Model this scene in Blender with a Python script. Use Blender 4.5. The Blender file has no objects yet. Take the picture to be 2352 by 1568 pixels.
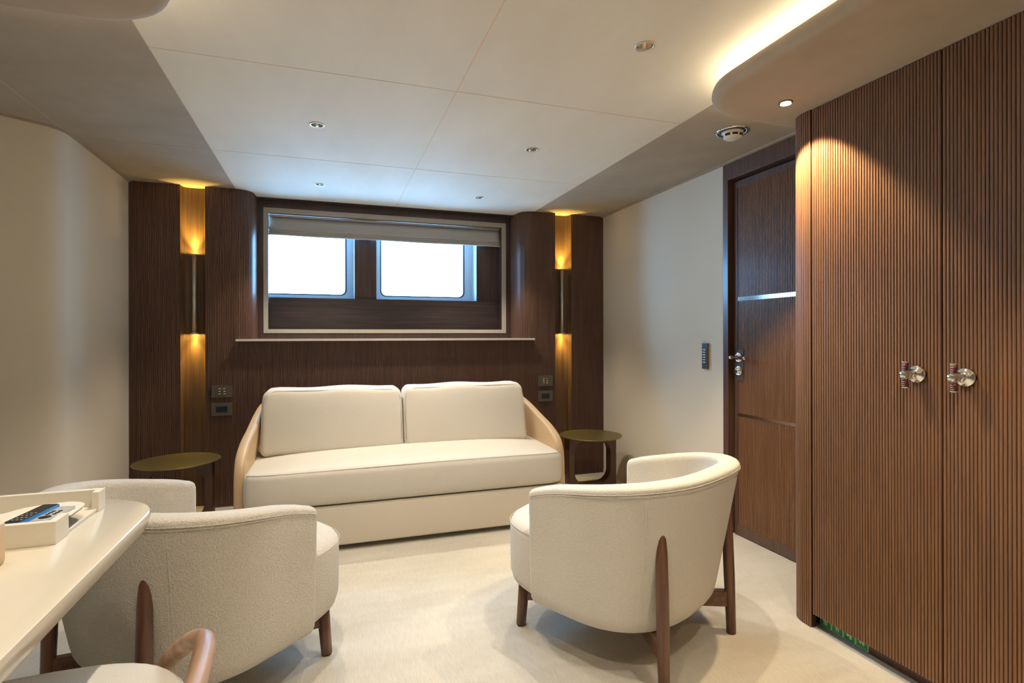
import bpy, bmesh, math, random
from mathutils import Vector, Matrix
random.seed(7)
SC = bpy.context.scene
COL = SC.collection
PI = math.pi

# ------------------------------------------------------------------ camera
CAMH = 1.1
yaw, roll = math.radians(18.7262), math.radians(0.1111)
fw = Vector((math.sin(yaw), math.cos(yaw), 0)); rt = Vector((math.cos(yaw), -math.sin(yaw), 0)); dn = Vector((0, 0, -1))
rt2 = rt*math.cos(roll) + dn*math.sin(roll); dn2 = dn*math.cos(roll) - rt*math.sin(roll)
cam = bpy.data.cameras.new('camera'); co = bpy.data.objects.new('camera', cam); COL.objects.link(co)
cam.sensor_width = 36; cam.lens = 1255.446/2352*36; cam.shift_y = -12.38/2352; cam.clip_start = 0.02
M = Matrix.Identity(4)
for i in range(3):
    M[i][0] = rt2[i]; M[i][1] = -dn2[i]; M[i][2] = -fw[i]
M[2][3] = CAMH
co.matrix_world = M
SC.camera = co

# ------------------------------------------------------------------ world, exposure
W = bpy.data.worlds.new('world'); SC.world = W; W.use_nodes = True
bg = W.node_tree.nodes['Background']; bg.inputs[0].default_value = (0.23, 0.56, 1.0, 1); bg.inputs[1].default_value = 33.0
vs = SC.view_settings
vs.view_transform = 'Standard'; vs.look = 'None'; vs.gamma = 1; vs.exposure = 0.0; vs.use_curve_mapping = False
cy = SC.cycles
cy.max_bounces = 8; cy.diffuse_bounces = 5; cy.glossy_bounces = 4; cy.transmission_bounces = 6; cy.caustics_reflective = False; cy.caustics_refractive = False
cy.sample_clamp_indirect = 6.0
try:
    cy.use_denoising = True; cy.denoiser = 'OPENIMAGEDENOISE'
except Exception: pass

WARM = (1.0, 0.87, 0.70); GOLD = (1.0, 0.66, 0.13); LED = (1.0, 0.86, 0.60)
def lamp(kind, name, loc, power, color, parent=None, size=0.03, aim=(0, 0, -1), spot=70, blend=0.5, size_y=None, spread=None):
    l = bpy.data.lights.new(name, kind); l.energy = power; l.color = color
    if kind == 'AREA':
        l.size = size
        if size_y: l.shape = 'RECTANGLE'; l.size_y = size_y
        else: l.shape = 'DISK'
        if spread: l.spread = math.radians(spread)
    else: l.shadow_soft_size = size
    if kind == 'SPOT': l.spot_size = math.radians(spot); l.spot_blend = blend
    o = bpy.data.objects.new(name, l); COL.objects.link(o)
    q = Vector(aim).to_track_quat('-Z', 'Y')
    loc = Vector(loc)
    if parent is not None: o.parent = parent; loc = loc - parent.location
    o.location = loc; o.rotation_mode = 'QUATERNION'; o.rotation_quaternion = q
    return o

# ------------------------------------------------------------------ helpers
def tag(o, label=None, cat=None, group=None, kind=None):
    if label: o['label'] = label
    if cat: o['category'] = cat
    if group: o['group'] = group
    if kind: o['kind'] = kind
    return o
def thing(name, label, cat, loc=(0, 0, 0), rotz=0, group=None, kind=None):
    o = bpy.data.objects.new(name, None); COL.objects.link(o); o.empty_display_size = 0.05
    o.location = loc; o.rotation_euler = (0, 0, rotz)
    return tag(o, label, cat, group, kind)
def obj(name, bm, mats, parent=None, loc=None, smooth=True, rebase=True, angle=None):
    """bm is in world coordinates (rebase) or in the thing's own (rebase=False)."""
    me = bpy.data.meshes.new(name)
    off = Vector((0, 0, 0))
    if rebase:
        if parent is not None:
            p = parent
            while p is not None: off += p.location; p = p.parent
        elif loc is not None: off = Vector(loc)
        if off.length: bmesh.ops.translate(bm, verts=bm.verts, vec=-off)
    bmesh.ops.recalc_face_normals(bm, faces=bm.faces)
    bm.to_mesh(me); bm.free()
    for m in (mats if isinstance(mats, (list, tuple)) else [mats]): me.materials.append(m)
    if smooth:
        me.polygons.foreach_set('use_smooth', [True]*len(me.polygons))
        if angle is not None:
            me.set_sharp_from_angle(angle=math.radians(angle))
    o = bpy.data.objects.new(name, me); COL.objects.link(o)
    if parent is not None: o.parent = parent
    elif loc is not None: o.location = loc
    return o
def bevel(o, w, seg=3, ang=40):
    m = o.modifiers.new('bevel', 'BEVEL'); m.width = w; m.segments = seg; m.limit_method = 'ANGLE'; m.angle_limit = math.radians(ang)
    m.harden_normals = False
    return o
def box(bm, x0, x1, y0, y1, z0, z1, mi=0):
    v = [bm.verts.new(p) for p in ((x0,y0,z0),(x1,y0,z0),(x1,y1,z0),(x0,y1,z0),(x0,y0,z1),(x1,y0,z1),(x1,y1,z1),(x0,y1,z1))]
    for f in ((0,3,2,1),(4,5,6,7),(0,1,5,4),(1,2,6,5),(2,3,7,6),(3,0,4,7)):
        bm.faces.new([v[i] for i in f]).material_index = mi
    return v
def newbox(*a):
    bm = bmesh.new(); box(bm, *a); return bm
def prism(bm, pts, z0, z1, mi=0, axis='z'):
    """extrude a closed 2D outline; axis z: pts=(x,y); axis x: pts=(y,z); axis y: pts=(x,z)"""
    def P(p, h):
        return (p[0], p[1], h) if axis == 'z' else ((h, p[0], p[1]) if axis == 'x' else (p[0], h, p[1]))
    a = [bm.verts.new(P(p, z0)) for p in pts]; b = [bm.verts.new(P(p, z1)) for p in pts]
    n = len(pts)
    bm.faces.new(a).material_index = mi; bm.faces.new(b[::-1]).material_index = mi
    for i in range(n): bm.faces.new((a[i], a[(i+1) % n], b[(i+1) % n], b[i])).material_index = mi
def ring_prism(bm, outer, inner, h0, h1, mi=0, axis='z'):
    def P(p, h):
        return (p[0], p[1], h) if axis == 'z' else ((h, p[0], p[1]) if axis == 'x' else (p[0], h, p[1]))
    n = len(outer)
    A = [[bm.verts.new(P(p, h)) for p in L] for L in (outer, inner) for h in (h0, h1)]
    o0, o1, i0, i1 = A
    for k in range(n):
        j = (k+1) % n
        for q in ((o0[k], o0[j], o1[j], o1[k]), (i0[k], i1[k], i1[j], i0[j]), (o0[k], i0[k], i0[j], o0[j]), (o1[k], o1[j], i1[j], i1[k])):
            bm.faces.new(q).material_index = mi
def rrect(x0, x1, y0, y1, r, n=6):
    pts = []
    for cx, cy_, a0 in ((x1-r, y1-r, 0), (x0+r, y1-r, 90), (x0+r, y0+r, 180), (x1-r, y0+r, 270)):
        for k in range(n+1):
            a = math.radians(a0+90*k/n); pts.append((cx+r*math.cos(a), cy_+r*math.sin(a)))
    return pts
def lathe(bm, prof, c=(0, 0, 0), n=32, axis='z', mi=0, cap=True):
    """prof = [(r,h)...]"""
    rings = []
    for r, h in prof:
        ring = []
        for k in range(n):
            a = 2*PI*k/n; u, v = r*math.cos(a), r*math.sin(a)
            p = (u, v, h) if axis == 'z' else ((h, u, v) if axis == 'x' else (u, h, v))
            ring.append(bm.verts.new((c[0]+p[0], c[1]+p[1], c[2]+p[2])))
        rings.append(ring)
    for a, b in zip(rings, rings[1:]):
        for k in range(n):
            bm.faces.new((a[k], a[(k+1) % n], b[(k+1) % n], b[k])).material_index = mi
    if cap:
        bm.faces.new(rings[0][::-1]).material_index = mi; bm.faces.new(rings[-1]).material_index = mi
def loft(bm, rings, mi=0, closed=True, cap=True):
    R = [[bm.verts.new(p) for p in r] for r in rings]; n = len(R[0])
    for a, b in zip(R, R[1:]):
        for k in range(n if closed else n-1):
            bm.faces.new((a[k], a[(k+1) % n], b[(k+1) % n], b[k])).material_index = mi
    if cap and closed:
        bm.faces.new(R[0][::-1]).material_index = mi; bm.faces.new(R[-1]).material_index = mi
    return R
def tube(bm, path, rad, n=10, flat=1.0, up=(0, 0, 1), mi=0):
    """round or oval bar along path; rad number or list; flat = ratio of second half-axis"""
    P = [Vector(p) for p in path]; rings = []
    for i, p in enumerate(P):
        t = (P[min(i+1, len(P)-1)] - P[max(i-1, 0)]).normalized()
        u = Vector(up)
        if abs(t.dot(u)) > 0.95: u = Vector((1, 0, 0))
        a = t.cross(u).normalized(); b = a.cross(t)
        r = rad[i] if isinstance(rad, (list, tuple)) else rad
        rings.append([p + a*(r*math.cos(2*PI*k/n)) + b*(r*flat*math.sin(2*PI*k/n)) for k in range(n)])
    loft(bm, rings, mi)
def spline(pts, n=8):
    P = [Vector(p) for p in pts]; P = [2*P[0]-P[1]] + P + [2*P[-1]-P[-2]]; out = []
    for i in range(1, len(P)-2):
        for k in range(n):
            t = k/n; a, b, c, d = P[i-1:i+3]
            out.append(0.5*((2*b)+(c-a)*t+(2*a-5*b+4*c-d)*t*t+(3*b-a-3*c+d)*t**3))
    out.append(P[-2]); return out
def rbox(size, r, n=(10, 10, 6), deform=None, edge=4):
    """rounded box centred on the origin; deform(p, nrm) -> p"""
    hx, hy, hz = [s/2 for s in size]
    def axis(h, m):
        a = [-h + r*(1-math.cos(PI/2*k/edge)) if False else -h + r*k/edge for k in range(edge)]
        mid = [-h + r + (2*h-2*r)*k/m for k in range(m+1)]
        return a + mid + [-x for x in a[::-1]]
    X, Y, Z = axis(hx, n[0]), axis(hy, n[1]), axis(hz, n[2])
    bm = bmesh.new(); cache = {}
    def V(i, j, k):
        key = (i, j, k)
        if key not in cache:
            p = Vector((X[i], Y[j], Z[k]))
            q = Vector((max(-hx+r, min(hx-r, p.x)), max(-hy+r, min(hy-r, p.y)), max(-hz+r, min(hz-r, p.z))))
            d = p - q
            # spherify: map cube corner region to sphere
            if d.length > 1e-9:
                e = d / r
                ax = sorted([abs(e.x), abs(e.y), abs(e.z)])[-1]
                d = Vector((math.tan(e.x*PI/4), math.tan(e.y*PI/4), math.tan(e.z*PI/4)))
                d = d.normalized()*r*ax
            p = q + d
            if deform: p = deform(p, (p-q))
            cache[key] = bm.verts.new(p)
        return cache[key]
    nx, ny, nz = len(X)-1, len(Y)-1, len(Z)-1
    for i in range(nx):
        for j in range(ny):
            bm.faces.new((V(i,j,0), V(i,j+1,0), V(i+1,j+1,0), V(i+1,j,0))); bm.faces.new((V(i,j,nz), V(i+1,j,nz), V(i+1,j+1,nz), V(i,j+1,nz)))
    for i in range(nx):
        for k in range(nz):
            bm.faces.new((V(i,0,k), V(i+1,0,k), V(i+1,0,k+1), V(i,0,k+1))); bm.faces.new((V(i,ny,k), V(i,ny,k+1), V(i+1,ny,k+1), V(i+1,ny,k)))
    for j in range(ny):
        for k in range(nz):
            bm.faces.new((V(0,j,k), V(0,j,k+1), V(0,j+1,k+1), V(0,j+1,k))); bm.faces.new((V(nx,j,k), V(nx,j+1,k), V(nx,j+1,k+1), V(nx,j,k+1)))
    return bm

# ------------------------------------------------------------------ materials
def mat(name, color, rough=0.5, metal=0.0, spec=0.5, coat=0.0, sheen=0.0, emit=None, estr=0):
    m = bpy.data.materials.new(name); m.use_nodes = True
    b = m.node_tree.nodes['Principled BSDF']
    b.inputs['Base Color'].default_value = (*color, 1); b.inputs['Roughness'].default_value = rough
    b.inputs['Metallic'].default_value = metal; b.inputs['Specular IOR Level'].default_value = spec
    b.inputs['Coat Weight'].default_value = coat; b.inputs['Coat Roughness'].default_value = 0.15
    b.inputs['Sheen Weight'].default_value = sheen
    if emit: b.inputs['Emission Color'].default_value = (*emit, 1); b.inputs['Emission Strength'].default_value = estr
    return m
def nodes(m): return m.node_tree.nodes, m.node_tree.links, m.node_tree.nodes['Principled BSDF']
def textured(m, scale=(1, 1, 1), kind='noise', tscale=8, c1=None, c2=None, lo=0.35, hi=0.65, bump=0.0, bdist=0.002, detail=6, brough=0.6):
    N, L, b = nodes(m)
    tc = N.new('ShaderNodeTexCoord'); mp = N.new('ShaderNodeMapping'); mp.inputs['Scale'].default_value = scale
    L.new(tc.outputs['Object'], mp.inputs[0])
    if kind == 'noise':
        t = N.new('ShaderNodeTexNoise'); t.inputs['Scale'].default_value = tscale; t.inputs['Detail'].default_value = detail; t.inputs['Roughness'].default_value = brough; out = t.outputs['Fac']
    elif kind == 'voronoi':
        t = N.new('ShaderNodeTexVoronoi'); t.inputs['Scale'].default_value = tscale; out = t.outputs['Distance']
    L.new(mp.outputs[0], t.inputs['Vector'])
    if c1:
        r = N.new('ShaderNodeValToRGB'); r.color_ramp.elements[0].position = lo; r.color_ramp.elements[1].position = hi
        r.color_ramp.elements[0].color = (*c1, 1); r.color_ramp.elements[1].color = (*c2, 1)
        L.new(out, r.inputs[0])
        if b.inputs['Base Color'].is_linked:
            mix = N.new('ShaderNodeMix'); mix.data_type = 'RGBA'; mix.blend_type = 'MULTIPLY'; mix.inputs[0].default_value = 1
            old = b.inputs['Base Color'].links[0].from_socket
            L.new(old, mix.inputs[6]); L.new(r.outputs[0], mix.inputs[7]); L.new(mix.outputs[2], b.inputs['Base Color'])
        else: L.new(r.outputs[0], b.inputs['Base Color'])
    if bump:
        bp = N.new('ShaderNodeBump'); bp.inputs['Strength'].default_value = bump; bp.inputs['Distance'].default_value = bdist
        L.new(out, bp.inputs['Height'])
        if b.inputs['Normal'].is_linked: L.new(b.inputs['Normal'].links[0].from_socket, bp.inputs['Normal'])
        L.new(bp.outputs[0], b.inputs['Normal'])
    return m
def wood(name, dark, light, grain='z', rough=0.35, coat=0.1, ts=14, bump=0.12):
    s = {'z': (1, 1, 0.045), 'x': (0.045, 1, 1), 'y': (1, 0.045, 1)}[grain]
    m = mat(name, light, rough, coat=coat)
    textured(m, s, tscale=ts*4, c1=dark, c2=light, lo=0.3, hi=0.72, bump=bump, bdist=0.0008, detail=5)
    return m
def fabric(name, color, tscale, bump, bdist, var=0.9, sheen=0.3, rough=0.95, kind='noise'):
    m = mat(name, color, rough, spec=0.15, sheen=sheen)
    c1 = tuple(c*var for c in color)
    textured(m, (1, 1, 1), kind, tscale, c1, color, 0.3, 0.7, bump, bdist, detail=3)
    return m
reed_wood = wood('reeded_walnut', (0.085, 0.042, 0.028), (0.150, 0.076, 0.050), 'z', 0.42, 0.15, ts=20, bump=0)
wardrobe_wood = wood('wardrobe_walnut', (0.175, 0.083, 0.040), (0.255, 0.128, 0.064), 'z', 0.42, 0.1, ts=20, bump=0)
door_wood = wood('door_walnut', (0.140, 0.062, 0.026), (0.225, 0.108, 0.050), 'z', 0.42, 0.1, ts=20, bump=0)
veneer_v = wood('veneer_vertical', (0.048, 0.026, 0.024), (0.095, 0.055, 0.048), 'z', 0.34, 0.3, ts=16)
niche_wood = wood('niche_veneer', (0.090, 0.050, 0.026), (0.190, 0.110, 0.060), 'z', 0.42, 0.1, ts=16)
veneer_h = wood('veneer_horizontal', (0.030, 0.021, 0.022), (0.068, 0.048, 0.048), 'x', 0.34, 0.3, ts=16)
casing_wood = wood('casing_veneer', (0.075, 0.040, 0.030), (0.135, 0.075, 0.055), 'z', 0.36, 0.2, ts=16)
walnut = wood('walnut_leg', (0.065, 0.027, 0.015), (0.190, 0.090, 0.050), 'z', 0.38, 0.15, ts=12)
walnut_x = wood('walnut_rail', (0.065, 0.027, 0.015), (0.190, 0.090, 0.050), 'x', 0.38, 0.15, ts=12)
walnut_light = wood('bent_walnut', (0.24, 0.13, 0.075), (0.56, 0.37, 0.25), 'y', 0.45, 0.05, ts=10)
walnut_dark = wood('table_walnut', (0.045, 0.020, 0.013), (0.135, 0.060, 0.036), 'z', 0.4, 0.15, ts=10)
bronze = mat('bronze_top', (0.30, 0.245, 0.10), 0.42, 0.85)
textured(bronze, (1, 1, 1), tscale=300, c1=(0.26, 0.21, 0.085), c2=(0.33, 0.27, 0.115), detail=2)
plaster = mat('ceiling_cream', (0.72, 0.665, 0.575), 0.75, spec=0.25)
textured(plaster, (1, 0.35, 1), tscale=5, c1=(0.74, 0.68, 0.57), c2=(0.80, 0.745, 0.64), lo=0.3, hi=0.7, bump=0.08, bdist=0.001)
taupe = mat('ceiling_taupe', (0.36, 0.305, 0.245), 0.8, spec=0.2)
textured(taupe, (1, 1, 1), tscale=4, c1=(0.36, 0.305, 0.24), c2=(0.42, 0.36, 0.29), lo=0.3, hi=0.7, bump=0.1, bdist=0.001)
soffit_m = mat('soffit_suede', (0.43, 0.345, 0.25), 0.85, spec=0.2)
textured(soffit_m, (1, 1, 1), tscale=4, c1=(0.40, 0.315, 0.225), c2=(0.46, 0.37, 0.275), lo=0.3, hi=0.7)
seam_m = mat('seam_recess', (0.78, 0.58, 0.36), 0.8)
seam_dark = mat('seam_dark', (0.10, 0.08, 0.06), 0.8)
wallcover = fabric('wallcovering', (0.76, 0.70, 0.585), 700, 0.25, 0.0006, 0.93, 0.0, 0.9)
carpet = fabric('carpet', (0.68, 0.645, 0.565), 260, 0.9, 0.004, 0.86, 0.3, 1.0)
textured(carpet, (0.35, 1.2, 1), tscale=3.2, c1=(0.84, 0.815, 0.77), c2=(1, 1, 1), lo=0.35, hi=0.62, detail=4)
textured(carpet, (22, 2.0, 1), tscale=9, c1=(0.93, 0.92, 0.90), c2=(1, 1, 1), lo=0.4, hi=0.6, detail=2)
boucle = fabric('boucle', (0.72, 0.675, 0.585), 210, 1.0, 0.005, 0.83, 0.35, 1.0)
boucle_r = fabric('boucle_fine', (0.72, 0.68, 0.60), 260, 1.0, 0.003, 0.87, 0.35, 1.0)
linen = fabric('sofa_linen', (0.74, 0.695, 0.61), 420, 0.9, 0.0018, 0.87, 0.3, 1.0)
skirt_m = fabric('sofa_skirt', (0.68, 0.62, 0.52), 500, 0.5, 0.001, 0.92, 0.2, 1.0)
piping_m = mat('piping', (0.60, 0.53, 0.42), 0.9)
seamline_m = mat('seam_stitch', (0.45, 0.39, 0.30), 0.9)
leather = mat('tan_leather', (0.60, 0.435, 0.26), 0.40, spec=0.5, coat=0.0)
textured(leather, (1, 1, 1), tscale=90, bump=0.25, bdist=0.0015, detail=4)
lacquer = mat('cream_lacquer', (0.78, 0.72, 0.60), 0.18, coat=0.4)
textured(lacquer, (1, 0.3, 1), tscale=6, c1=(0.74, 0.675, 0.53), c2=(0.79, 0.735, 0.61), lo=0.3, hi=0.7)
cream_leather = fabric('cream_leather', (0.80, 0.75, 0.64), 500, 0.3, 0.0006, 0.95, 0.0, 0.55)
tan_soft = mat('tan_box', (0.66, 0.50, 0.31), 0.5)
chrome = mat('chrome', (0.85, 0.84, 0.82), 0.08, 1.0)
chrome_soft = mat('satin_steel', (0.66, 0.64, 0.60), 0.42, 0.9)
pewter = mat('switch_plate', (0.17, 0.145, 0.125), 0.38, 0.6)
brass = mat('brass_button', (0.72, 0.66, 0.36), 0.25, 1.0)
dark_glass = mat('dark_insert', (0.012, 0.02, 0.03), 0.3)
frame_m = mat('frame_cream', (0.46, 0.42, 0.36), 0.4)
ledge_m = mat('ledge_cream', (0.72, 0.66, 0.58), 0.25, coat=0.3)
white_frame = mat('white_metal', (0.60, 0.66, 0.70), 0.4)
gasket = mat('gasket', (0.02, 0.10, 0.17), 0.35)
blind_m = fabric('blind_linen', (0.62, 0.58, 0.54), 420, 0.4, 0.0008, 0.88, 0.1, 0.95)
red_leather = mat('oxblood_leather', (0.10, 0.014, 0.020), 0.3, coat=0.2)
stitch = mat('stitch', (0.75, 0.6, 0.55), 0.8)
green = mat('sign_green', (0.005, 0.30, 0.11), 0.4)
sign_pale = mat('sign_pale', (0.62, 0.78, 0.40), 0.5)
white_plastic = mat('white_plastic', (0.78, 0.74, 0.64), 0.4)
black_plastic = mat('black_plastic', (0.012, 0.012, 0.013), 0.3)
blue_plastic = mat('blue_edge', (0.02, 0.22, 0.62), 0.25)
silver_plastic = mat('silver_plastic', (0.62, 0.63, 0.62), 0.35, 0.3)
reflector_m = mat('reflector', (0.90, 0.84, 0.72), 0.16, 1.0)
lamp_on = mat('lamp_lens', (1, 0.9, 0.7), 0.4, emit=(1.0, 0.86, 0.62), estr=3.0)
lamp_dim = mat('lamp_core', (0.9, 0.8, 0.6), 0.4, emit=(1.0, 0.80, 0.5), estr=1.0)
led_m = mat('led_strip', (1, 0.9, 0.7), 0.5, emit=LED, estr=42.0)
sconce_glow = mat('sconce_glow', (1, 0.9, 0.7), 0.5, emit=(1.0, 0.78, 0.35), estr=6.0)
dark_trim = mat('dark_trim', (0.035, 0.022, 0.018), 0.4)
glass = bpy.data.materials.new('window_glass'); glass.use_nodes = True
_N, _L, _b = nodes(glass)
_b.inputs['Base Color'].default_value = (1, 1, 1, 1); _b.inputs['Roughness'].default_value = 0.0
_tr = _N.new('ShaderNodeBsdfTransparent'); _gl = _N.new('ShaderNodeBsdfGlossy'); _gl.inputs['Roughness'].default_value = 0.0
_mx = _N.new('ShaderNodeMixShader'); _fr = _N.new('ShaderNodeFresnel'); _fr.inputs[0].default_value = 1.25
_L.new(_fr.outputs[0], _mx.inputs[0]); _L.new(_tr.outputs[0], _mx.inputs[1]); _L.new(_gl.outputs[0], _mx.inputs[2])
_L.new(_mx.outputs[0], _N['Material Output'].inputs[0])

# ------------------------------------------------------------------ room numbers
XL, XR, YB, HC = -1.155, 2.117, 3.944, 2.062
YW = 4.22                     # wood surround around the window frame
XM = 0.481                    # middle of the room
YF, XLL = -1.6, -2.3          # unseen front and far left

# ------------------------------------------------------------------ floor, walls
o = obj('floor', newbox(XLL-0.1, 2.4, YF-0.1, 4.6, -0.06, 0.0), carpet, smooth=False); tag(o, kind='structure')
def wallpath(name, pts, z0, z1, m, thick=0.06, side=1, kind='structure'):
    """vertical wall slab following a plan polyline"""
    bm = bmesh.new(); P = [Vector((p[0], p[1])) for p in pts]; Q = []
    for i, p in enumerate(P):
        t = (P[min(i+1, len(P)-1)] - P[max(i-1, 0)]).normalized(); Q.append(p + Vector((-t.y, t.x))*thick*side)
    prism(bm, [tuple(p) for p in P] + [tuple(q) for q in Q[::-1]], z0, z1)
    o = obj(name, bm, m, smooth=True, angle=35)
    if kind: tag(o, kind=kind)
    return o
left_pts = [(XL, 4.02), (XL, 3.14)]
# gentle convex turn into the wider part of the room
c0 = (XL-0.16, 3.14)
for k in range(1, 9):
    a = math.radians(-57*k/8); left_pts.append((c0[0]+0.16*math.cos(a), c0[1]+0.16*math.sin(a)))
ex, ey = left_pts[-1]
left_pts += [(ex-0.84*1.2, ey-0.545*1.2), (XLL, YF)]
wallpath('wall_left', left_pts, 0, HC+0.1, wallcover, side=-1)
o = obj('wall_right', newbox(XR, XR+0.1, 2.537, 4.02, 0, HC+0.1), wallcover, smooth=False); tag(o, kind='structure')
bm = bmesh.new(); box(bm, 2.20, 2.30, YF, 2.6, 0, HC+0.1)
o = obj('wall_right_entry', bm, wallcover, smooth=False); tag(o, kind='structure')
o = obj('wall_front', newbox(XLL-0.1, 2.4, YF-0.1, YF, 0, HC+0.1), wallcover, smooth=False); tag(o, kind='structure')

# back wall carcass with a hole for the windows
bm = bmesh.new()
box(bm, XL-0.1, -0.62, 4.05, 4.12, 0, HC+0.1); box(bm, 1.58, XR+0.1, 4.05, 4.12, 0, HC+0.1)
box(bm, -0.62, 1.58, 4.05, 4.12, 0, 1.06)
# wood surround ring at YW
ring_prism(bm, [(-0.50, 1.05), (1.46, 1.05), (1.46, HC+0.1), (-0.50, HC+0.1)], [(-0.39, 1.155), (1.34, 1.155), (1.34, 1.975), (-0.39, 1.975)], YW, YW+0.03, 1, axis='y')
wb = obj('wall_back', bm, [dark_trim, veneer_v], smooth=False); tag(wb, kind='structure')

# reeded lining: rounded reeds 1 cm apart along a plan path
def reeded(bm, pts, z0, z1, pitch=0.0101, depth=0.0040, mi=0, phase=0.0):
    P = [Vector(p) for p in pts]; cum = [0]
    for a, b in zip(P, P[1:]): cum.append(cum[-1]+(b-a).length)
    L = cum[-1]
    def at(s):
        s = max(0, min(L, s))
        for i in range(len(P)-1):
            if s <= cum[i+1]+1e-9:
                t = (s-cum[i])/(cum[i+1]-cum[i]); q = P[i].lerp(P[i+1], t); d = (P[i+1]-P[i]).normalized()
                # blended normal on curves
                def nn(j):
                    j0, j1 = max(0, j-1), min(len(P)-1, j+1); dd = (P[j1]-P[j0]).normalized(); return Vector((dd.y, -dd.x))
                n = nn(i).lerp(nn(i+1), t).normalized(); return q, n
        return P[-1], Vector((0, 0))
    n = max(1, round(L/pitch)); p = L/n
    prof = [(0.0, 0.0), (0.15, 0.0), (0.19, 0.5), (0.25, 0.80), (0.36, 0.96), (0.575, 1.0), (0.79, 0.96), (0.90, 0.80), (0.96, 0.5)]
    row = []
    for i in range(n):
        for t, h in prof: row.append(((i+t)*p, h*depth))
    row.append((L, 0))
    A, B = [], []
    for s, h in row:
        q, nr = at(s); q = q + nr*h
        A.append(bm.verts.new((q.x, q.y, z0))); B.append(bm.verts.new((q.x, q.y, z1)))
    for i in range(len(row)-1):
        bm.faces.new((A[i], A[i+1], B[i+1], B[i])).material_index = mi
NL0, NL1, NR0, NR1 = -0.876, -0.736, 1.695, 1.834
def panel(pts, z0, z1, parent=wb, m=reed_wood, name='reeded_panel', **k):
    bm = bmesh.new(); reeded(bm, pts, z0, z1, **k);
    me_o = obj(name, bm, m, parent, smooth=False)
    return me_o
YP = YB+0.0040
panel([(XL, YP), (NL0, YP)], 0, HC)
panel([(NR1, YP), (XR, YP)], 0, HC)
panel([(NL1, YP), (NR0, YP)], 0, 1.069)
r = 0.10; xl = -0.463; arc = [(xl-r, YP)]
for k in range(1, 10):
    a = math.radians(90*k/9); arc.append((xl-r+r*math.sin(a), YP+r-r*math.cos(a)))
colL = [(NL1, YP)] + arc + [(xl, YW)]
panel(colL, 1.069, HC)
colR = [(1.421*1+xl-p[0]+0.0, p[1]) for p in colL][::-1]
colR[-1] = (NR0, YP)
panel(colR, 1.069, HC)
# plain concave niches that hold the tube lights
for x0, x1 in ((NL0, NL1), (NR0, NR1)):
    bm = bmesh.new(); w = x1-x0; cx = (x0+x1)/2; pts = []
    for k in range(25):
        a = PI*k/24; c, s = math.cos(a), math.sin(a)
        pts.append((cx - w/2*math.copysign(abs(c)**0.55, c), YB + 0.072*abs(s)**0.55))
    A = [bm.verts.new((p[0], p[1], 0)) for p in pts]; B = [bm.verts.new((p[0], p[1], HC)) for p in pts]
    for k in range(24): bm.faces.new((A[k], A[k+1], B[k+1], B[k]))
    obj('niche_lining', bm, niche_wood, wb)
    for e, sgn in ((x0, -1), (x1, 1)):
        obj('corner_strip', newbox(min(e, e+sgn*0.004), max(e, e+sgn*0.004), YB-0.001, YB+0.012, 0, HC), veneer_v, wb, smooth=False)

# ------------------------------------------------------------------ window recess
bm = bmesh.new()
xo = -0.423
ring_prism(bm, [(-0.423, 1.124), (1.379, 1.124), (1.379, 2.014), (-0.423, 2.014)], [(-0.392, 1.152), (1.343, 1.152), (1.343, 1.978), (-0.392, 1.978)], YW-0.006, YW+0.035, axis='y')
o = obj('trim_1', bm, frame_m, smooth=False); tag(o, kind='structure'); bevel(o, 0.0015, 2)
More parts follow.
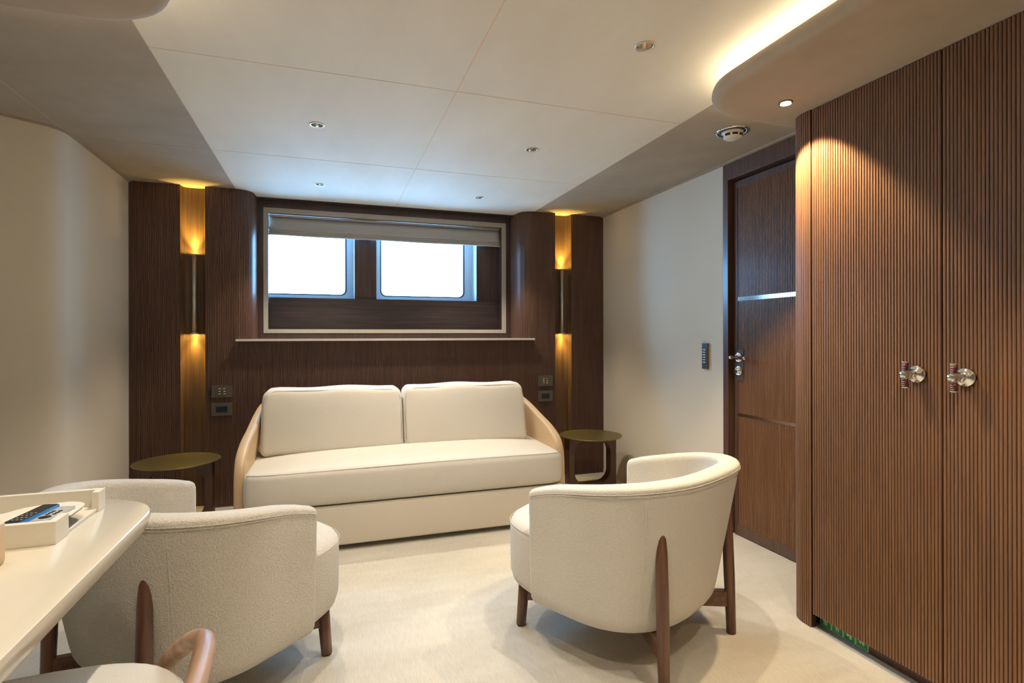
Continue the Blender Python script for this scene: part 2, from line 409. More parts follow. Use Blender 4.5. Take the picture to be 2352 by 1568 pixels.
# inner box of the recess: jambs, head, and the panels between and below the windows
bm = bmesh.new()
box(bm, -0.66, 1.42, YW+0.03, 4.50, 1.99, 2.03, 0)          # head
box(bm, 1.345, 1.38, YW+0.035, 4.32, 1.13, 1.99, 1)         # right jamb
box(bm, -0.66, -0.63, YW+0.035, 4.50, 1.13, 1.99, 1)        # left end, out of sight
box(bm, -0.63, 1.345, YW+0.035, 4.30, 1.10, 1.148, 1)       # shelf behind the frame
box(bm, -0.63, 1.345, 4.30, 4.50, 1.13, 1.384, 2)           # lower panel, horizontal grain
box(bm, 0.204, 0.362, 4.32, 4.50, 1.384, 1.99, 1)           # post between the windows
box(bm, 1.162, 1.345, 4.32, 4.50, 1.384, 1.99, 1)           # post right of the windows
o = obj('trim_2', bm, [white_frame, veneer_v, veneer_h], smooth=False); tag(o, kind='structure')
for i, (x0, x1, g0, g1) in enumerate(((-0.63, 0.204, -0.545, 0.150), (0.362, 1.162, 0.405, 1.098))):
    z0, z1, h0, h1 = 1.384, 1.985, 1.418, 1.93
    bm = bmesh.new()
    # white frame plate with a rounded opening + thin reveal lining
    out_ = []; inn = rrect(g0, g1, h0, h1, 0.045, 6)
    n = len(inn)
    cxm, czm = (g0+g1)/2, (h0+h1)/2
    for p in inn:
        dx, dz = p[0]-cxm, p[1]-czm
        sx = (x1-cxm)/dx if dx > 0 else ((x0-cxm)/dx if dx < 0 else 1e9); sz = (z1-czm)/dz if dz > 0 else ((z0-czm)/dz if dz < 0 else 1e9)
        s = min(sx, sz); out_.append((cxm+dx*s, czm+dz*s))
    ring_prism(bm, out_, inn, 4.475, 4.50, axis='y')
    wdw = obj('window_%d' % (i+1), bm, white_frame, loc=((x0+x1)/2, 4.48, z0), smooth=False); tag(wdw, kind='structure')
    bm = bmesh.new(); box(bm, x1-0.004, x1-0.0005, 4.322, 4.475, z0, z1); box(bm, x0+0.0005, x0+0.004, 4.322, 4.475, z0, z1); box(bm, x0, x1, 4.322, 4.475, z0+0.0002, z0+0.003)
    obj('reveal', bm, white_frame, wdw, smooth=False)
    bm = bmesh.new(); ring_prism(bm, rrect(g0-0.0005, g1+0.0005, h0-0.0005, h1+0.0005, 0.045), rrect(g0+0.012, g1-0.012, h0+0.010, h1-0.01, 0.04), 4.485, 4.53, axis='y')
    obj('gasket', bm, gasket, wdw, smooth=True, angle=40)
    bm = bmesh.new(); prism(bm, rrect(g0+0.002, g1-0.002, h0+0.002, h1-0.002, 0.043), 4.520, 4.526, axis='y')
    obj('pane', bm, glass, wdw, smooth=False)
    bm = bmesh.new()
    for k, (a, b_) in enumerate(((0, 0.006), (0.0085, 0.013), (0.015, 0.022), (0.0245, 0.031))): box(bm, g1-0.105+a, g1-0.105+b_, 4.5185, 4.5198, h0+0.030, h0+0.0325)
    obj('etched_mark', bm, gasket, wdw, smooth=False)
    pt = lamp('AREA', 'daylight_portal', ((g0+g1)/2, 4.535, (h0+h1)/2), 1, (1, 1, 1), None, size=g1-g0, size_y=h1-h0, aim=(0, -1, 0)); pt.data.cycles.is_portal = True
# outside hull around the windows so daylight enters by the panes only
bm = bmesh.new()
box(bm, -0.70, 1.60, 4.12, 4.52, HC+0.0, HC+0.1); box(bm, 1.50, 1.60, 4.12, 4.52, 1.0, HC); box(bm, -0.70, -0.665, 4.12, 4.52, 1.0, HC); box(bm, -0.70, 1.60, 4.12, 4.52, 0.98, 1.055)
o = obj('wall_outer_hull', bm, dark_trim, smooth=False); tag(o, kind='structure')
bm = bmesh.new()
ring_prism(bm, [(-0.70, 1.0), (1.60, 1.0), (1.60, HC+0.1), (-0.70, HC+0.1)], [(-0.632, 1.38), (1.17, 1.38), (1.17, 1.99), (-0.632, 1.99)], 4.502, 4.52, axis='y')
box(bm, 0.2, 0.37, 4.502, 4.52, 1.38, 1.99)
o = obj('wall_outer_skin', bm, white_frame, smooth=False); tag(o, kind='structure')

# roman blind
bx0, bx1 = -0.390, 1.338
bl = thing('roman_blind', 'greige linen roman blind pulled up to the top of the window frame', 'blind', ((bx0+bx1)/2, 4.265, 1.965))
prof = [(4.275, 1.966), (4.268, 1.93), (4.262, 1.895), (4.252, 1.872), (4.249, 1.866), (4.262, 1.861), (4.250, 1.853), (4.244, 1.848), (4.258, 1.844), (4.246, 1.836), (4.243, 1.829), (4.250, 1.826)]
prof2 = [(p[0]+0.006, p[1]) for p in prof]
bm = bmesh.new(); nx = 48; rows = []
for i in range(nx+1):
    x = bx0+(bx1-bx0)*i/nx; row = []
    for j, (y, z) in enumerate(prof + prof2[::-1]):
        w = max(0, 1.93-z)/0.1
        row.append((x, y + w*0.0015*math.sin(i*0.55+z*50), z + w*0.0012*math.sin(i*0.31+1.3)))
    rows.append(row)
loft(bm, rows)
obj('fabric', bm, blind_m, bl)
obj('head_rail', newbox(bx0, bx1, 4.26, 4.285, 1.962, 1.976), chrome_soft, bl, smooth=False)

# ledge under the window
bm = bmesh.new(); box(bm, -0.553, 1.507, 3.900, YB, 1.070, 1.0845); box(bm, -0.462, 1.420, YB, YW+0.002, 1.070, 1.0845)
for sx, xx in ((-1, -0.462), (1, 1.420)):
    pts = [(xx, YB)]
    for k in range(8):
        a = math.radians(90*k/7); pts.append((xx+sx*(r - r*math.sin(a)), YB + r - r*math.cos(a)))
    prism(bm, pts[:1]+pts[1:], 1.070, 1.0845)
o = obj('window_ledge', bm, ledge_m, loc=(XM, 3.94, 1.070), smooth=False); tag(o, 'thin cream ledge running below the window frame above the sofa', 'ledge')

# ------------------------------------------------------------------ ceiling
bm = bmesh.new(); box(bm, XLL-0.1, 2.4, YF-0.1, 4.14, HC+0.062, HC+0.12); box(bm, -0.5, 1.5, 4.141, 4.25, HC+0.0035, HC+0.12, 0)
for xs in (-0.56, 0.485, 1.525, XL-0.003): box(bm, xs-0.012, xs+0.012, YF, 4.13, HC+0.0012, HC+0.07)
for yy in (1.054, 2.105, 3.156): box(bm, -0.56, 1.525, yy-0.012, yy+0.012, HC+0.0013, HC+0.07)
for x0, x1 in ((XLL, -0.56), (1.525, 2.2)): box(bm, x0, x1, 3.144, 3.168, HC+0.0013, HC+0.07)
cl = obj('ceiling', bm, seam_m, smooth=False); tag(cl, kind='structure')
g = 0.0017
def plate_with_hole(pts, c, rad, z0, z1):
    """flat slab with outline pts and a round hole at c (outline star-shaped about c)"""
    angs = sorted(set([round(2*PI*k/48-PI, 6) for k in range(48)] + [round(math.atan2(p[1]-c[1], p[0]-c[0]), 6) for p in pts]))
    outer, inner = [], []
    for a in angs:
        d = (math.cos(a), math.sin(a)); best = 1e9
        for p, q in zip(pts, pts[1:]+pts[:1]):
            ex_, ey_ = q[0]-p[0], q[1]-p[1]; den = d[0]*ey_-d[1]*ex_
            if abs(den) < 1e-12: continue
            t_ = ((p[0]-c[0])*ey_-(p[1]-c[1])*ex_)/den; w_ = ((p[0]-c[0])*d[1]-(p[1]-c[1])*d[0])/den
            if t_ > 0 and -1e-6 <= w_ <= 1+1e-6: best = min(best, t_)
        outer.append((c[0]+d[0]*best, c[1]+d[1]*best)); inner.append((c[0]+d[0]*rad, c[1]+d[1]*rad))
    bm = bmesh.new(); ring_prism(bm, outer, inner, z0, z1); return bm
LIGHTS = {}
ys = [(-1.6, 1.054), (1.054, 2.105), (2.105, 3.156), (3.156, 4.13)]
for x0, x1 in ((-0.56, 0.485), (0.485, 1.525)):
    for y0, y1 in ys:
        yy = y1-g if y1 < 4 else 4.13
        if y1 > 4:
            if x0 < 0: pts = [(x0+g, y0+g), (x1-g, y0+g), (x1-g, yy), (xl+0.01, yy), (xl-0.0, YP+r), (xl-r*0.29, YP+r*0.29), (xl-r+0.01, YP), (x0+g, YP)]
            else:
                xr_ = 1.421
                pts = [(x0+g, y0+g), (x1-g, y0+g), (x1-g, YP), (xr_+r-0.01, YP), (xr_+r*0.29, YP+r*0.29), (xr_, YP+r), (xr_-0.01, yy), (x0+g, yy)]
        else: pts = [(x0+g, y0+g), (x1-g, y0+g), (x1-g, yy), (x0+g, yy)]
        cx = -0.04 if x0 < 0 else 1.004
        cyl = {1.054: 0.52, 2.105: 1.578, 3.156: 2.637, 4.13: 3.667}[y1]
        bm = plate_with_hole(pts, (cx, cyl), 0.0275, HC, HC+0.06)
        o = obj('ceiling_panel', bm, plaster, cl, smooth=False); bevel(o, 0.0018, 2)
for x0, x1, yl in ((XL-0.003, -0.56, [(-1.6, 3.156), (3.156, 4.03)]), (1.525, 2.2, [(-1.6, 3.156), (3.156, 4.03)]), (XLL, XL-0.003, [(-1.6, 3.25)])):
    for y0, y1 in yl:
        o = obj('side_panel', newbox(x0+g/2, x1-g/2, y0+g/2, y1-g/2, HC, HC+0.0034), taupe, cl, smooth=False); bevel(o, 0.001, 1)
obj('border_strip', newbox(xl-0.02, 1.44, 4.13, YW+0.03, HC+0.001, HC+0.0034), plaster, cl, smooth=False)
# shadow bead along the side walls
bm = bmesh.new(); box(bm, XR-0.022, XR+0.03, YF, YB, HC-0.008, HC+0.001)
o = obj('trim_3', bm, soffit_m, smooth=False); tag(o, kind='structure')
lp = left_pts[:-1]
bm = bmesh.new(); P = [Vector(p) for p in lp]; Q = []
for i, p in enumerate(P):
    t = (P[min(i+1, len(P)-1)]-P[max(i-1, 0)]).normalized(); Q.append(p + Vector((-t.y, t.x))*0.014)
prism(bm, [(p.x, min(p.y, YB)) for p in P]+[(q.x, min(q.y, YB)) for q in Q[::-1]], HC-0.008, HC+0.001)
o = obj('trim_4', bm, taupe, smooth=False); tag(o, kind='structure')

# ------------------------------------------------------------------ lowered soffits with cove light
def soffit(name, xe, far, sgn):
    """sgn +1: body reaches towards +x from the edge xe; far = hidden end"""
    ye, R = 1.765, 0.235
    def outline(inset):
        e = xe + sgn*inset; y = ye - inset; rr = max(0.04, R - inset*0.4); pts = [(far, YF+0.02), (e, YF+0.02)]
        for k in range(13):
            a = math.radians(90*k/12); pts.append((e + sgn*(rr - rr*math.cos(a)), y - rr + rr*math.sin(a)))
        pts.append((far, y)); return pts
    bm = bmesh.new(); rings = []
    for ins, z in ((0.028, 1.9505), (0.014, 1.9535), (0.004, 1.962), (0.0, 1.974), (0.001, 1.988), (0.005, 2.001), (0.010, 2.005), (0.015, 2.003), (0.018, 1.990)):
        rings.append([(p[0], p[1], z) for p in outline(ins)])
    loft(bm, rings)
    s = obj(name, bm, soffit_m, smooth=True, angle=50); tag(s, kind='structure')
    bm = bmesh.new(); prism(bm, outline(0.085), 1.988, HC+0.001); prism(bm, outline(0.078), HC-0.003, HC+0.001)
    obj('soffit_core', bm, plaster, s, smooth=True, angle=50)
    bm = bmesh.new()
    a = outline(0.066)[1:]; b_ = outline(0.079)[1:]
    prism(bm, a + b_[::-1], 1.9895, 1.9930)
    obj('led_strip', bm, led_m, s, smooth=False)
    return s
sofR = soffit('trim_5', 1.298, 2.15, 1)
sofL = soffit('trim_6', -0.362, -2.2, -1)

# ------------------------------------------------------------------ downlights
def downlight(x, y, z=HC, rad=0.033, label='', power=12, group=None, on=False, spot=95, small=False, blend=0.5, aim=(0, 0, -1), color=WARM):
    t = thing('downlight', label, 'ceiling light', (x, y, z), group=group)
    deep = not small and y > 0
    bm = bmesh.new(); lathe(bm, [(rad, 0.0), (rad, -0.0022), (rad*0.93, -0.0030), (rad*0.80, -0.0022), (rad*0.78, 0.0)], (x, y, z), 32, cap=False)
    obj('bezel', bm, chrome_soft if not small else dark_trim, t)
    if deep:
        bm = bmesh.new(); lathe(bm, [(0.0268, z-0.0015), (0.0258, z+0.006), (0.0215, z+0.020), (0.0150, z+0.034), (0.0110, z+0.042)], (x, y, 0), 14, cap=False)
        obj('reflector', bm, reflector_m, t, smooth=False)
        bm = bmesh.new(); lathe(bm, [(0.0112, z+0.0405), (0.0112, z+0.043)], (x, y, 0), 14); obj('lamp_core', bm, lamp_dim, t)
        lamp('SPOT', 'light', (x, y, z-0.006), power, color, t, size=0.014, spot=spot, blend=blend, aim=aim)
        return t
    bm = bmesh.new(); lathe(bm, [(rad*0.80, -0.0012), (rad*0.66, 0.0015), (rad*0.45, 0.0035), (rad*0.22, 0.0040)], (x, y, z-0.0052), 24, cap=False)
    obj('reflector', bm, chrome if not on else lamp_on, t, angle=5)
    bm = bmesh.new(); lathe(bm, [(rad*0.26, -0.0012), (rad*0.2, -0.0022), (0.001, -0.0026)], (x, y, z), 16)
    obj('lamp_core', bm, lamp_on if on else lamp_dim, t)
    lamp('SPOT', 'light', (x, y, z-0.006), power, color, t, size=0.014, spot=spot, blend=blend, aim=aim)
    return t
DG = 'round recessed downlights in the cream ceiling'
DL = [((-0.04, 2.637), 'round chrome downlight over the left half, nearest of the left ceiling row in view'),
      ((-0.04, 3.667), 'small chrome downlight in the cream ceiling above the left sofa cushion'),
      ((1.004, 2.637), 'round chrome downlight in the cream ceiling, middle of the right row'),
      ((1.004, 3.667), 'small chrome downlight in the cream ceiling above the right sofa cushion'),
      ((1.004, 1.578), 'largest chrome downlight in the cream ceiling, between the seam and the glowing cove')]
for (x, y), lb in DL: downlight(x, y, label=lb, group=DG, power=50)
downlight(-0.04, 1.578, label='chrome downlight in the cream ceiling just above the picture, over the left armchair', group=DG, power=50)
downlight(-0.04, 0.52, label='added chrome fill downlight in the cream ceiling over the desk, outside the picture', group=DG, power=40)  # extra unseen lamp over the desk, added for fill
downlight(1.004, 0.52, label='added chrome fill downlight in the cream ceiling before the wardrobe, outside the picture', group=DG, power=40)  # unseen fill lamp, added to brighten the area before the wardrobe
downlight(-0.04, -0.54, label='added chrome fill downlight in the cream ceiling behind the camera, desk side', group=DG, power=40)  # fill lamp added behind the camera to brighten and flatten the room
downlight(1.004, -0.54, label='added chrome fill downlight in the cream ceiling behind the camera, wardrobe side', group=DG, power=40)  # second added fill lamp behind the camera, wardrobe side
downlight(1.588, 1.568, z=1.9505, rad=0.024, label='small lit spotlight in the lowered taupe soffit, beside the reeded wardrobe', power=85, on=True, small=True, spot=90, blend=0.35, aim=(0.12, 0, -1), color=(1.0, 0.76, 0.44))
downlight(1.588, 0.22, z=1.9505, rad=0.024, label='small lit spotlight in the lowered soffit, past the right edge of the picture', power=45, on=True, small=True, spot=90, blend=0.35, aim=(0.12, 0, -1), color=(1.0, 0.74, 0.42))
downlight(-0.72, 1.05, z=1.9505, rad=0.024, label='small lit spotlight in the left lowered soffit, above the desk', power=10, on=True, small=True, spot=120)

# smoke detector in a chrome ring
sx, sy = 1.815, 2.108
t = thing('smoke_detector', 'white round smoke detector in a chrome ring on the taupe ceiling near the door', 'smoke detector', (sx, sy, HC))
bm = bmesh.new(); lathe(bm, [(0.076, 0), (0.076, -0.004), (0.072, -0.006), (0.061, -0.003), (0.058, -0.001)], (sx, sy, HC), 40, cap=False); obj('chrome_ring', bm, chrome, t)
bm = bmesh.new(); lathe(bm, [(0.060, -0.001), (0.0595, -0.002), (0.02, -0.0025)], (sx, sy, HC), 40); obj('dark_well', bm, dark_trim, t)
bm = bmesh.new(); lathe(bm, [(0.050, -0.002), (0.049, -0.008), (0.045, -0.020), (0.040, -0.030), (0.034, -0.034), (0.010, -0.0355)], (sx, sy, HC), 40); obj('body', bm, white_plastic, t)
bm = bmesh.new()
for k in range(8):
    a0 = 2*PI*k/8+0.07; ring = []
    for j in range(6):
        a = a0 + (2*PI/8-0.22)*j/5
        ring.append([(sx+rr*math.cos(a), sy+rr*math.sin(a), HC+zz) for rr, zz in ((0.0470, -0.017), (0.0432, -0.026), (0.038, -0.026), (0.040, -0.017))])
    loft(bm, ring)
obj('vent_slot', bm, black_plastic, t, smooth=False)

# ------------------------------------------------------------------ tube sconces in the niches
for x, side, lb in ((-0.807, 'left', 'slim steel tube light in the wood niche left of the window, nearest the left wall'),
                    (1.772, 'right', 'slim steel tube light in the wood niche right of the window, near the cream wall')):
    t = thing('tube_sconce', lb, 'wall light', (x, 3.988, 1.12), group='tube lights in the wall niches')
    bm = bmesh.new(); lathe(bm, [(0.0135, 1.128), (0.0135, 1.622)], (x, 3.988, 0), 24); obj('tube', bm, chrome_soft, t)
    bm = bmesh.new(); box(bm, x-0.006, x+0.006, 3.992, 4.018, 1.34, 1.36); obj('bracket', bm, chrome_soft, t, smooth=False)
    for z, d in ((1.119, -1), (1.631, 1)):
        bm = bmesh.new(); lathe(bm, [(0.0135, z-d*0.009), (0.022, z-d*0.006), (0.022, z-d*0.001), (0.0205, z)], (x, 3.988, 0), 24, cap=False); obj('end_cap', bm, chrome_soft, t)
        bm = bmesh.new(); lathe(bm, [(0.020, z-d*0.003), (0.003, z-d*0.0031)], (x, 3.988, 0), 24); obj('lens', bm, sconce_glow, t)
        lamp('AREA', 'light', (x, 3.988, z+d*0.001), 0.42, GOLD, t, size=0.030, aim=(0, 0, d))
        lamp('AREA', 'beam', (x, 3.990, z+d*0.0015), 1.1 if d > 0 else 0.5, GOLD, t, size=0.026, aim=(0, 0.08, d), spread=62)

# ------------------------------------------------------------------ switches
def plate(x0, x1, z0, z1, lb, kind, grp):
    t = thing('switch_panel' if kind == 'b' else 'socket_panel', lb, 'switch' if kind == 'b' else 'socket', ((x0+x1)/2, YB, (z0+z1)/2), group=grp)
    o = obj('plate', newbox(x0, x1, YB-0.007, YB+0.006, z0, z1), pewter, t, smooth=False); bevel(o, 0.0012, 2)
    cx, cz = (x0+x1)/2, (z0+z1)/2
    if kind == 'b':
        for dx in (-0.014, 0.014):
            for dz in (-0.016, 0.0, 0.016):
                bm = bmesh.new(); tube(bm, [(cx+dx-0.008, YB-0.008, cz+dz), (cx+dx+0.008, YB-0.008, cz+dz)], 0.0052, 10, 0.9)
                obj('button', bm, brass, t)
    else:
        w, h = 0.033, 0.019
        o = obj('socket_insert', newbox(cx-w, cx+w, YB-0.0085, YB-0.006, cz-h, cz+h), dark_glass, t, smooth=False)
        bm = bmesh.new()
        box(bm, cx+0.010, cx+0.0112, YB-0.0092, YB-0.0084, cz-h, cz+h)
        for dx, dz in ((-0.020, 0.004), (-0.008, 0.004), (-0.014, -0.008), (0.022, 0.008), (0.022, 0.0), (0.022, -0.008)): lathe(bm, [(0.0022, -0.0092), (0.0022, -0.0084)], (cx+dx, YB, cz+dz), 8, axis='y')
        obj('pin_holes', bm, black_plastic, t, smooth=False)
plate(-0.702, -0.580, 0.708, 0.787, 'bronze six-button switch plate left of the sofa, above a socket', 'b', 'button plates beside the sofa')
plate(-0.702, -0.580, 0.590, 0.674, 'bronze plate with dark socket left of the sofa, below the buttons', 's', 'socket plates beside the sofa')
plate(1.548, 1.670, 0.712, 0.792, 'bronze six-button switch plate right of the sofa, above a socket', 'b', 'button plates beside the sofa')
plate(1.548, 1.670, 0.592, 0.676, 'bronze plate with dark socket right of the sofa, below the buttons', 's', 'socket plates beside the sofa')
t = thing('light_switch', 'tall narrow grey keypad with six metal toggles on the cream wall beside the door', 'switch', (XR, 2.678, 0.98))
o = obj('back_plate', newbox(XR-0.006, XR, 2.652, 2.706, 0.905, 1.055), brass, t, smooth=False)
o = obj('face_plate', newbox(XR-0.014, XR-0.005, 2.654, 2.704, 0.905, 1.055), mat('keypad_grey', (0.10, 0.11, 0.12), 0.35, 0.4), t, smooth=False); bevel(o, 0.001, 2)
for k in range(6):
    z = 1.018-0.0148*k
    bm = bmesh.new(); tube(bm, [(XR-0.016, 2.668, z), (XR-0.016, 2.692, z)], 0.0048, 10, 0.8); obj('toggle', bm, chrome, t)

# ------------------------------------------------------------------ entry door in the right wall
bm = bmesh.new()
ring_ = [(2.535, 0), (2.535, HC), (1.60, HC), (1.60, 0), (1.66, 0), (1.66, 1.965), (2.495, 1.965), (2.495, 0)]
prism(bm, ring_, XR-0.002, XR+0.085, axis='x')
o = obj('trim_7', bm, casing_wood, smooth=False); tag(o, kind='structure'); bevel(o, 0.0015, 2)
XD = 2.150
bm = bmesh.new(); box(bm, XD+0.002, XD+0.045, 1.662, 2.480, 0.004, 1.950)
door = obj('door_1', bm, door_wood, loc=(XD, 2.07, 0), smooth=False); tag(door, kind='structure')
for y0, y1, z0, z1 in ((2.455, 2.480, 0.004, 1.950), (1.662, 1.70, 0.004, 1.950), (1.70, 2.455, 0.004, 0.060), (1.70, 2.455, 1.915, 1.950)):
    o = obj('door_rail', newbox(XD-0.004, XD+0.003, y0, y1, z0, z1), casing_wood, door, smooth=False)
for z0, z1 in ((0.060, 0.658), (0.674, 1.290), (1.312, 1.915)):
    panel([(XD+0.0015, 2.455), (XD+0.0015, 1.70)], z0, z1, door, door_wood)
for z0, z1 in ((0.658, 0.674), (1.290, 1.312)):
    obj('polished_band', newbox(XD-0.003, XD+0.003, 1.70, 2.455, z0, z1), mat('polished_bronze', (0.20, 0.15, 0.12), 0.12, 0.9), door, smooth=False)
bm = bmesh.new(); box(bm, XD-0.0060, XD, 2.410, 2.470, 0.855, 1.02); obj('lock_plate', bm, casing_wood, door, smooth=False)
for z in (0.981, 0.908):
    bm = bmesh.new(); lathe(bm, [(0.027, -0.006), (0.027, -0.011), (0.022, -0.014), (0.020, -0.011), (0.015, -0.012), (0.012, -0.020)], (XD, 2.443, z), 32, axis='x'); obj('rosette', bm, chrome, door)
bm = bmesh.new()
tube(bm, [(XD-0.010, 2.443, 0.981), (XD-0.058, 2.443, 0.981)], 0.009, 12, mi=0)
tube(bm, [(XD-0.058, 2.440, 0.981), (XD-0.058, 2.350, 0.981)], 0.0078, 12, mi=1)
for y0, y1 in ((2.454, 2.440), (2.350, 2.336)): tube(bm, [(XD-0.058, y0, 0.981), (XD-0.058, y1, 0.981)], 0.0098, 12, mi=0)
obj('door_handle', bm, [chrome, red_leather], door)

# ------------------------------------------------------------------ wardrobe
XW, YK, RW = 1.730, 1.590, 0.085
wt = thing('wardrobe', 'tall reeded walnut built-in wardrobe with rounded corner, along the right side', 'wardrobe', (1.93, 0.4, 0))
# rounded end post, to the floor
pts = [(XW, YK)]
cxp, cyp = XW+RW, YK+0.03
pts.append((XW, cyp))
for k in range(1, 10):
    a = math.radians(90*k/9); pts.append((cxp-RW*math.cos(a), cyp+RW*math.sin(a)))
pts.append((2.19, cyp+RW))
bm = bmesh.new(); reeded(bm, pts[::-1], 0, 1.951); obj('corner_post', bm, wardrobe_wood, wt, smooth=False)
bm = bmesh.new(); box(bm, 1.774, 2.19, -1.45, YK+0.002, 0, 0.10); obj('toe_kick', bm, casing_wood, wt, smooth=False)
bm = bmesh.new(); box(bm, XW+0.02, 2.19, -1.45, YK, 0.055, 1.951); box(bm, XW+0.003, XW+0.02, YK-0.002, YK+0.02, 0.0, 1.951); box(bm, 1.80, 2.19, YK, YK+0.1, 0, 1.951); obj('carcass', bm, dark_trim, wt, smooth=False)
y = YK - 0.003; doors = []
while y > -1.0:
    y1 = y-0.457
    bm = bmesh.new(); reeded(bm, [(XW+0.0036, y), (XW+0.0036, y1)], 0.053, 1.948)
    n0 = len(bm.faces); box(bm, XW+0.0036, XW+0.018, y1, y, 0.053, 1.948)
    d = obj('door', bm, wardrobe_wood, wt, smooth=False); doors.append((d, y, y1)); y = y1-0.004
def knob(d, yk, zk=0.980):
    bm = bmesh.new(); c = (XW-0.001, yk, zk)
    lathe(bm, [(0.0262, 0.0), (0.0262, -0.009), (0.0250, -0.0105), (0.0165, -0.0105), (0.0160, -0.0125), (0.0100, -0.0130), (0.0078, -0.016), (0.0078, -0.030), (0.0115, -0.037), (0.0118, -0.047), (0.0100, -0.049)], c, 32, axis='x', mi=0)
    xb = XW-0.055
    tube(bm, [(xb, yk, zk-0.0105), (xb, yk, zk+0.0105)], 0.0098, 16, mi=0)
    lathe(bm, [(0.0110, 0.010), (0.0114, 0.0), (0.0114, -0.011), (0.0108, -0.0118)], (xb-0.002, yk, zk), 24, axis='x', mi=0)
    for s in (-1, 1):
        tube(bm, [(xb, yk, zk+s*0.0105), (xb, yk, zk+s*0.0125)], 0.0085, 16, mi=0)
        tube(bm, [(xb, yk, zk+s*0.0125), (xb, yk, zk+s*0.037)], [0.0075, 0.0092], 16, mi=1)
        tube(bm, [(xb, yk, zk+s*0.037), (xb, yk, zk+s*0.0405)], 0.0098, 16, mi=0)
        for k in range(4):
            z = zk+s*(0.0155+0.0062*k)
            tube(bm, [(xb-0.0085, yk-0.004, z), (xb-0.0092, yk, z+0.0014), (xb-0.0085, yk+0.004, z)], 0.0007, 5, mi=2)
    obj('door_handle', bm, [chrome, red_leather, stitch], d)
seam_y = doors[0][2]-0.002
knob(doors[0][0], seam_y+0.068); knob(doors[1][0], seam_y-0.068)
# low escape signs on the toe kick
t = thing('escape_sign', 'row of four small green and pale pictogram signs low on the wardrobe toe kick', 'sign', (1.773, 1.495, 0.03))
for k in range(4):
    y1 = 1.589-0.0488*k; y0 = y1-0.0475; X = 1.7735
    bm = bmesh.new(); prism(bm, rrect(y0, y1, 0.003, 0.070, 0.003, 3), X-0.0020, X, 0, axis='x'); prism(bm, rrect(y0+0.0025, y1-0.0025, 0.0055, 0.0675, 0.004, 3), X-0.0024, X-0.0019, 1, axis='x')
    cyk = (y0+y1)/2
    def pic(a, b, z0, z1, rr=0.002): prism(bm, rrect(cyk+a, cyk+b, z0, z1, rr, 3), X-0.0029, X-0.0023, 0, axis='x')
    if k == 0:
        for j in range(6): pic(-0.008, 0.009, 0.014+0.006*j, 0.0175+0.006*j, 0.0015)
    elif k == 1: pic(0.001, 0.006, 0.014, 0.055); pic(-0.007, -0.002, 0.014, 0.055)
    elif k == 2: pic(0.001, 0.010, 0.020, 0.058, 0.004); pic(-0.010, -0.001, 0.013, 0.054, 0.004)
    else: pic(0.001, 0.010, 0.020, 0.058, 0.004); pic(-0.010, -0.001, 0.017, 0.056, 0.004)
    if k in (1, 3): pic(-0.016, 0.016, 0.0100, 0.0108, 0.0003)
    obj('pictogram_tile', bm, [sign_pale, green], t, smooth=False)

# ------------------------------------------------------------------ sofa
SX = 0.455
so = thing('sofa', 'cream two-cushion sofa with tan leather arms against the reeded wall', 'sofa', (SX, 3.4, 0))
def place(bm, v): bmesh.ops.translate(bm, verts=bm.verts, vec=v); return bm
# base / skirt
bm = rbox((1.70, 0.86, 0.205), 0.012, (8, 6, 2)); place(bm, (0.462, 2.935+0.43, 0.028+0.1025)); obj('base', bm, skirt_m, so)
for x in (-0.3, 1.2):
    for yy in (3.05, 3.7): obj('foot', newbox(x-0.03, x+0.03, yy-0.03, yy+0.03, 0, 0.03), dark_trim, so, smooth=False)
# seat cushion
def seatd(p, d):
    u, v = p.x/0.855, p.y/0.40
    if p.z > 0: p.z += 0.036*(1-u**4)*(1-v**4) + 0.006*math.sin(p.x*3.1+0.6)*(1-v**2)*0.6 + 0.004*v
    bul = max(0, 1-(abs(p.z)/0.10)**2)
    if p.y < -0.3: p.y -= 0.010*bul + 0.014*(1-u**2)*0 
    if abs(p.x) > 0.75: p.x += math.copysign(0.006*bul, p.x)
    if p.y < 0 and abs(p.x) > 0.70:      # soft rounded front corners
        k = min(1, (abs(p.x)-0.70)/0.155); p.y += 0.03*k**3*min(1, -v)
    return p
bm = rbox((1.700, 0.80, 0.185), 0.030, (36, 16, 5), seatd); place(bm, (0.462, 2.935+0.40, 0.330)); sc_ = obj('seat_cushion', bm, linen, so)
# piping around the top and bottom edge of the cushion front
def pipe(name, pts, m, parent, rr=0.0022, **k):
    bm = bmesh.new(); tube(bm, pts, rr, 6); return obj(name, bm, m, parent, **k)
def seat_edge(z, yoff):
    P = []
    for i in range(33):
        u = -1+2*i/32; x = 0.838*u; yy = yoff
        if abs(x) > 0.70: yy += 0.03*((abs(x)-0.70)/0.155)**3
        P.append((0.462+x, yy, z + (0.0035*math.sin(x*3.1+0.6))*(1 if z > 0.3 else 0)))
    return P
pipe('piping', seat_edge(0.4165, 2.9415), seamline_m, sc_, 0.0016)
pipe('piping', seat_edge(0.250, 2.936), piping_m, sc_, 0.0024)
